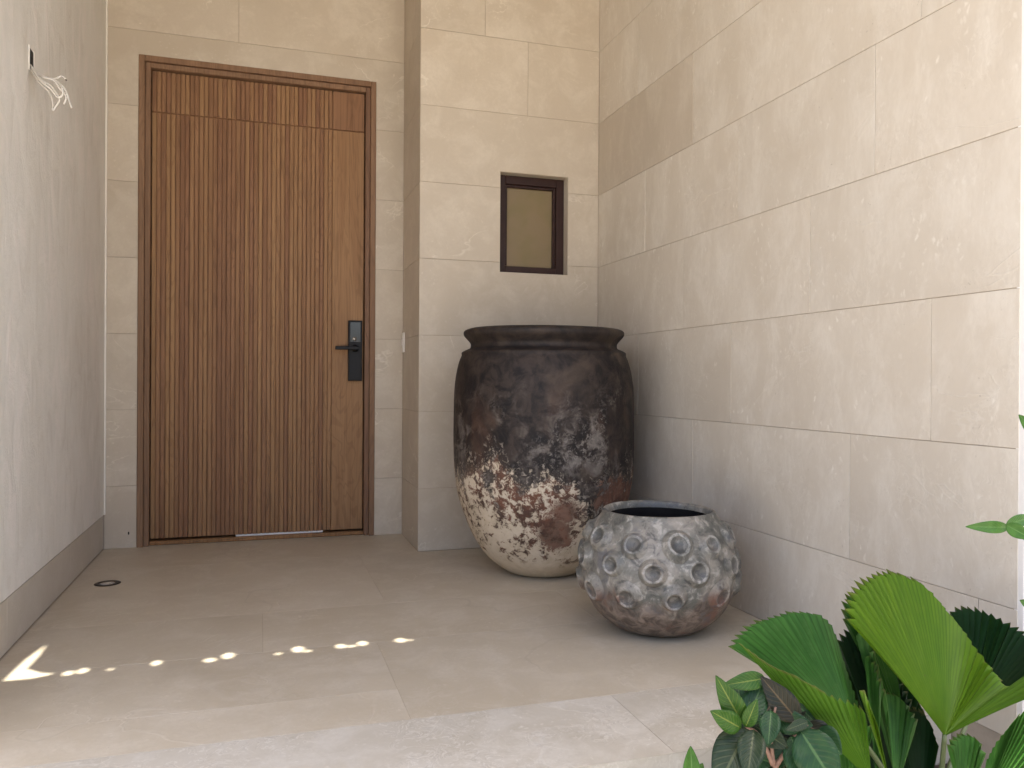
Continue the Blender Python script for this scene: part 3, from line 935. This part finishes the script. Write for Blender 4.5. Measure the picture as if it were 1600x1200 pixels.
def fan_leaf(name, hub, rim, mat, parent, n=26, amp=0.0065, notch=0.04, curl=0.0, rs=12, late=0.0):
    """pleated fan blade from a hub to a toothed rim; rim = list of world points"""
    hub = Vector(hub)
    P = [Vector(p) for p in rim]

    def B(s):
        x = s * (len(P) - 1)
        i = min(int(x), len(P) - 2)
        t = x - i
        p0 = P[max(i - 1, 0)]; p1 = P[i]; p2 = P[i + 1]; p3 = P[min(i + 2, len(P) - 1)]
        return 0.5 * ((2 * p1) + (p2 - p0) * t + (2 * p0 - 5 * p1 + 4 * p2 - p3) * t * t + (3 * p1 - p0 - 3 * p2 + p3) * t ** 3)
    # arc-length table
    S = 200
    L = [0.0]
    for i in range(S):
        L.append(L[-1] + (B((i + 1) / S) - B(i / S)).length)

    def Bl(q):
        tgt = q * L[-1]
        lo = 0
        while lo < S - 1 and L[lo + 1] < tgt:
            lo += 1
        t = (tgt - L[lo]) / max(L[lo + 1] - L[lo], 1e-9)
        return B((lo + t) / S)
    bm = bmesh.new()
    uvl = bm.loops.layers.uv.new('UVMap')
    cols = 2 * n + 1
    grid, uvs = [], []
    for c in range(cols):
        q = c / (cols - 1)
        b = Bl(q)
        tan = (Bl(min(q + .01, 1)) - Bl(max(q - .01, 0))).normalized()
        rad = b - hub
        nr = rad.normalized().cross(tan).normalized()
        ridge = c % 2 == 1
        nk = notch * min(1, max(0, (q - late) / max(1 - late, .01) * 3)) if late else notch
        ln = (1.0 if ridge else 1.0 - nk) * (1 + random.uniform(-.012, .012))
        row, ru = [], []
        for k in range(rs + 1):
            r = (k / rs) * ln + 0.004
            off = amp * (1 if ridge else -1) * min(1, r * 1.25) * (0.35 + 0.65 * r) * (min(1, max(.15, (q - late) * 3)) if late else 1)
            p = hub + rad * r + nr * (off + curl * (r * r - r * 0.4) * rad.length)
            row.append(bm.verts.new(p)); ru.append((c * 0.5, r))
        grid.append(row); uvs.append(ru)
    for c in range(cols - 1):
        for k in range(rs):
            idx = ((c, k), (c + 1, k), (c + 1, k + 1), (c, k + 1))
            f = bm.faces.new([grid[i][j] for i, j in idx])
            for lp, (i, j) in zip(f.loops, idx):
                lp[uvl].uv = uvs[i][j]
    # thin but real blade
    me = bpy.data.meshes.new(name)
    bm.to_mesh(me)
    bm.free()
    o = link(name, me, mat, parent)
    md = o.modifiers.new('thickness', 'SOLIDIFY')
    md.thickness = 0.0006
    return o


palm_base = Vector((1.30, 1.28, -0.13))
palm = empty('fan_palm', palm_base)
tag(palm, 'green fan palm with round pleated toothed leaves in the planting bed', 'fan palm')


def fan(hub, rim, mat, n, petiole=True, **kw):
    h = at(*hub)
    fan_leaf('fan_leaf', h, [at(*p) for p in rim], mat, palm, n, **kw)
    if petiole:
        mid = (h + palm_base) / 2 + Vector((random.uniform(-.03, .03), random.uniform(-.03, .03), 0.02))
        tube('petiole', [palm_base + Vector((random.uniform(-.03, .03), random.uniform(-.03, .03), 0)), mid, h + Vector((0, 0, 0.002))], [0.008, 0.006, 0.0045], 'petiole', palm, 8, 6)


# rear dark leaf
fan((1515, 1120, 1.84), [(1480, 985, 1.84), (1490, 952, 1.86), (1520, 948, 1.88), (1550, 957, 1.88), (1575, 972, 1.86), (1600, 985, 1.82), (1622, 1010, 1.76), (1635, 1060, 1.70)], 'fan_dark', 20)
# dark centre leaf
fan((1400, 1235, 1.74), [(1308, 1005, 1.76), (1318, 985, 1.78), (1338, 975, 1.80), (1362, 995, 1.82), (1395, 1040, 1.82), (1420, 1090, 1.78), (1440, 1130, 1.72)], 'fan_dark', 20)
fan((1405, 1240, 1.66), [(1338, 985, 1.69), (1352, 990, 1.67), (1368, 1040, 1.65), (1382, 1090, 1.64)], 'fan_mid', 6, amp=0.006)
fan((1400, 1240, 1.60), [(1380, 1082, 1.66), (1400, 1085, 1.69), (1418, 1100, 1.69), (1432, 1128, 1.64)], 'fan_mid', 7, amp=0.006)
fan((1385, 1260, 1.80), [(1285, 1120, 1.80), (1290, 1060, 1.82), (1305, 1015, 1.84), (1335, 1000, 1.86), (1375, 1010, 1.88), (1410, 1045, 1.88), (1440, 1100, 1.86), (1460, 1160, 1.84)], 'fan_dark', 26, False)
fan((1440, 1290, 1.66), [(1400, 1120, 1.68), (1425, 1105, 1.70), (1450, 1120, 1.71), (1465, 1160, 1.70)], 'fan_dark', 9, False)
fan((1372, 1250, 1.62), [(1352, 1020, 1.66), (1362, 1028, 1.65), (1376, 1070, 1.63)], 'fan_mid', 4, False)
fan((1330, 1270, 1.56), [(1290, 1140, 1.58), (1310, 1115, 1.60), (1340, 1110, 1.60), (1365, 1140, 1.58)], 'fan_mid', 9, False)
# grey-green leaf behind the bright one
fan((1420, 1160, 1.74), [(1322, 975, 1.74), (1318, 945, 1.75), (1326, 928, 1.76), (1350, 930, 1.77), (1380, 950, 1.78)], 'fan_mid', 9, False)
# left leaf: far half and the near lobe folded up
fan((1335, 1140, 1.60), [(1146, 1008, 1.50), (1160, 985, 1.55), (1195, 964, 1.62), (1240, 953, 1.68), (1280, 956, 1.72), (1300, 975, 1.74), (1314, 1020, 1.74), (1338, 1095, 1.68)], 'fan_mid', 26, amp=0.0068, curl=0.05)
fan((1362, 1222, 1.50), [(1148, 1010, 1.495), (1190, 1040, 1.47), (1240, 1062, 1.45), (1300, 1092, 1.43), (1332, 1100, 1.43), (1352, 1112, 1.44)], 'fan_flap', 16, amp=0.004, curl=0.05, late=0.6)
fan((1392, 1232, 1.46), [(1344, 1074, 1.46), (1354, 1092, 1.45), (1370, 1128, 1.45)], 'fan_bright', 4, False, amp=0.004)
# bright main leaf
fan((1476, 1150, 1.60), [(1338, 972, 1.52), (1334, 940, 1.54), (1352, 908, 1.58), (1400, 890, 1.64), (1450, 912, 1.70), (1490, 955, 1.74), (1520, 995, 1.75), (1548, 1035, 1.72), (1572, 1068, 1.64), (1598, 1060, 1.56), (1640, 1030, 1.50), (1668, 1062, 1.44)], 'fan_bright', 50, amp=0.0062, curl=0.06)
# lower right leaves
fan((1505, 1265, 1.50), [(1484, 1168, 1.50), (1492, 1152, 1.52), (1512, 1146, 1.54), (1530, 1158, 1.54), (1540, 1180, 1.52)], 'fan_mid', 9, False)
fan((1528, 1275, 1.42), [(1548, 1185, 1.44), (1568, 1148, 1.43), (1600, 1110, 1.42), (1645, 1100, 1.40), (1680, 1140, 1.38)], 'fan_mid', 16, False)


# ------------------------------------------------------------------ broad-leaved plants
def blade(name, a, b, width, mat, parent, bend=0.15, fold=0.25, face=None, wave=0.0):
    """lance-shaped leaf from a to b"""
    a, b = Vector(a), Vector(b)
    ax = b - a
    ln = ax.length
    ax.normalize()
    vw = face if face is not None else (Vector((0, 0, CAMZ)) - a).normalized()
    side = ax.cross(vw).normalized()
    nr = side.cross(ax).normalized()
    if nr.dot(vw) < 0:
        nr = -nr
    bm = bmesh.new()
    uvl = bm.loops.layers.uv.new('UVMap')
    N, K = 12, 6
    g_, u_ = [], []
    for i in range(N + 1):
        t = i / N
        w = width * 0.5 * (math.sin(math.pi * min(1, t ** 0.85)) ** 0.8) * (1 - 0.25 * t) + 0.0006
        c = a + ax * (ln * t) - nr * (bend * ln * t * t) + nr * (bend * 0.5 * ln * t)
        row, ru = [], []
        for k in range(K + 1):
            s = k / K * 2 - 1
            p = c + side * (w * s) + nr * (abs(s) ** 1.3 * w * fold + wave * w * math.sin(t * 17 + s * 2) * abs(s))
            row.append(bm.verts.new(p)); ru.append((k / K, t))
        g_.append(row); u_.append(ru)
    for i in range(N):
        for k in range(K):
            idx = ((i, k), (i, k + 1), (i + 1, k + 1), (i + 1, k))
            f = bm.faces.new([g_[x][y] for x, y in idx])
            f.smooth = True
            for lp, (x, y) in zip(f.loops, idx):
                lp[uvl].uv = u_[x][y]
    me = bpy.data.meshes.new(name)
    bm.to_mesh(me)
    bm.free()
    o = link(name, me, mat, parent)
    md = o.modifiers.new('thickness', 'SOLIDIFY')
    md.thickness = 0.0007
    return o


cb = at(1212, 1330, 1.42)
cb.z = -0.13
cr = empty('croton', cb)
tag(cr, 'bushy croton with dark glossy leaves and yellow green young leaves', 'croton')
D = 1.42
node = at(1205, 1150, D)
for pts in ([cb, at(1211, 1230, D), at(1207, 1180, D), at(1204, 1140, D), at(1212, 1105, D)],
            [at(1208, 1195, D), at(1195, 1165, D), at(1182, 1145, D), at(1165, 1135, D)],
            [at(1210, 1200, D), at(1230, 1170, D), at(1242, 1150, D), at(1262, 1132, D)],
            [cb, at(1195, 1240, D + .05), at(1165, 1180, D + .05), at(1160, 1140, D + .02)]):
    tube('stem', pts, [0.005] + [0.0035] * (len(pts) - 2) + [0.002], 'twig', cr, 8, 5)
leaves = [
    # base, tip, width px, material, depth base, depth tip
    ((1160, 1130), (1121, 1060), 40, 'leaf_young', 1.40, 1.38),
    ((1158, 1138), (1112, 1112), 36, 'leaf_young', 1.39, 1.36),
    ((1163, 1136), (1194, 1062), 46, 'leaf_green', 1.42, 1.46),
    ((1160, 1128), (1152, 1060), 34, 'leaf_green', 1.43, 1.47),
    ((1196, 1060), (1134, 1070), 30, 'leaf_young', 1.46, 1.42),
    ((1165, 1136), (1182, 1095), 24, 'leaf_young', 1.39, 1.37),
    ((1248, 1128), (1190, 1058), 46, 'leaf_purple', 1.43, 1.44),
    ((1168, 1140), (1118, 1235), 72, 'leaf_grey', 1.40, 1.33),
    ((1178, 1140), (1168, 1215), 46, 'leaf_grey', 1.39, 1.33),
    ((1250, 1140), (1310, 1235), 74, 'leaf_green', 1.40, 1.34),
    ((1236, 1150), (1268, 1240), 50, 'leaf_green', 1.42, 1.36),
    ((1205, 1110), (1200, 1165), 34, 'leaf_green', 1.42, 1.38),
    ((1190, 1120), (1222, 1080), 36, 'leaf_purple', 1.46, 1.50),
    ((1225, 1120), (1262, 1090), 36, 'leaf_purple', 1.47, 1.50),
    ((1200, 1150), (1150, 1180), 40, 'leaf_purple', 1.46, 1.46),
    ((1215, 1150), (1236, 1195), 40, 'leaf_purple', 1.47, 1.44),
    ((1200, 1170), (1180, 1230), 50, 'leaf_green', 1.47, 1.44),
    ((1225, 1180), (1225, 1240), 50, 'leaf_grey', 1.48, 1.44),
    ((1260, 1130), (1300, 1165), 44, 'leaf_purple', 1.46, 1.44),
    ((1262, 1128), (1230, 1140), 18, 'leaf_grey', 1.40, 1.38),
    ((1245, 1100), (1275, 1130), 34, 'leaf_green', 1.48, 1.48),
    ((1170, 1110), (1215, 1060), 40, 'leaf_green', 1.50, 1.54),
]
for a, b, w, mt, d0, d1 in leaves:
    blade('leaf', at(a[0], a[1], d0), at(b[0], b[1], d1), w * d0 / 1246, mt, cr, random.uniform(.08, .2), random.uniform(.15, .4), None, 0.06)
for i in range(54):          # inner leaves that fill the bush
    u0, v0 = random.uniform(1165, 1285), random.uniform(1105, 1240)
    an = random.uniform(0, 6.28)
    d0 = random.uniform(1.44, 1.58)
    ln = random.uniform(40, 75)
    blade('leaf', at(u0, v0, d0), at(u0 + ln * math.cos(an), v0 + ln * abs(math.sin(an)) * 0.8, d0 - random.uniform(0, .05)), random.uniform(28, 46) * d0 / 1246, random.choice(['leaf_green', 'leaf_purple', 'leaf_grey', 'leaf_green']), cr, .15, .3, None, 0.05)

sb = at(1082, 1330, 1.42)
sb.z = -0.13
sp = empty('seedling', sb)
tag(sp, 'young plant with one narrow upright leaf below the porch step', 'plant')
tube('stem', [sb, at(1083, 1260, 1.42), at(1082, 1215, 1.42)], [0.004, 0.003, 0.002], 'petiole', sp, 8, 5)
blade('leaf', at(1083, 1235, 1.42), at(1079, 1166, 1.44), 30 * 1.42 / 1246, 'leaf_shrub', sp, 0.05, 0.5)
blade('leaf', at(1082, 1235, 1.42), at(1098, 1192, 1.45), 22 * 1.42 / 1246, 'leaf_shrub', sp, 0.05, 0.5)

hb = at(1668, 1300, 1.48)
hb.z = -0.13
shb = empty('leafy_shrub', hb)
tag(shb, 'shrub with smooth oval leaves reaching past the end of the side wall', 'shrub')
tube('stem', [hb, at(1660, 1050, 1.48), at(1648, 900, 1.48), at(1634, 780, 1.48), at(1628, 640, 1.48)], [0.007, 0.006, 0.005, 0.004, 0.002], 'twig', shb, 8, 6)
tube('stem', [at(1645, 880, 1.48), at(1612, 850, 1.47), at(1574, 824, 1.46)], [0.004, 0.003, 0.0018], 'petiole', shb, 8, 5)
for a, b, w, d0, d1 in [((1576, 824), (1514, 823), 20, 1.46, 1.42), ((1572, 820), (1612, 842), 24, 1.45, 1.42), ((1572, 820), (1618, 806), 20, 1.46, 1.50),
                        ((1634, 690), (1592, 648), 24, 1.48, 1.50), ((1640, 960), (1594, 938), 26, 1.48, 1.50), ((1630, 660), (1660, 600), 26, 1.48, 1.5), ((1640, 800), (1690, 770), 26, 1.48, 1.46), ((1645, 860), (1700, 880), 28, 1.48, 1.44), ((1628, 640), (1612, 575), 24, 1.48, 1.48), ((1650, 960), (1705, 940), 28, 1.48, 1.45)]:
    blade('leaf', at(a[0], a[1], d0), at(b[0], b[1], d1), w * d0 / 1246, 'leaf_shrub', shb, 0.12, 0.3)

# ------------------------------------------------------------------ garden wall beyond
gw = box('garden_wall', 6.0, 6.25, -6, 12, -0.32, 2.2, 'white_render', None, 0.01)
tag(gw, 'sunlit white garden wall beyond the porch', 'wall')
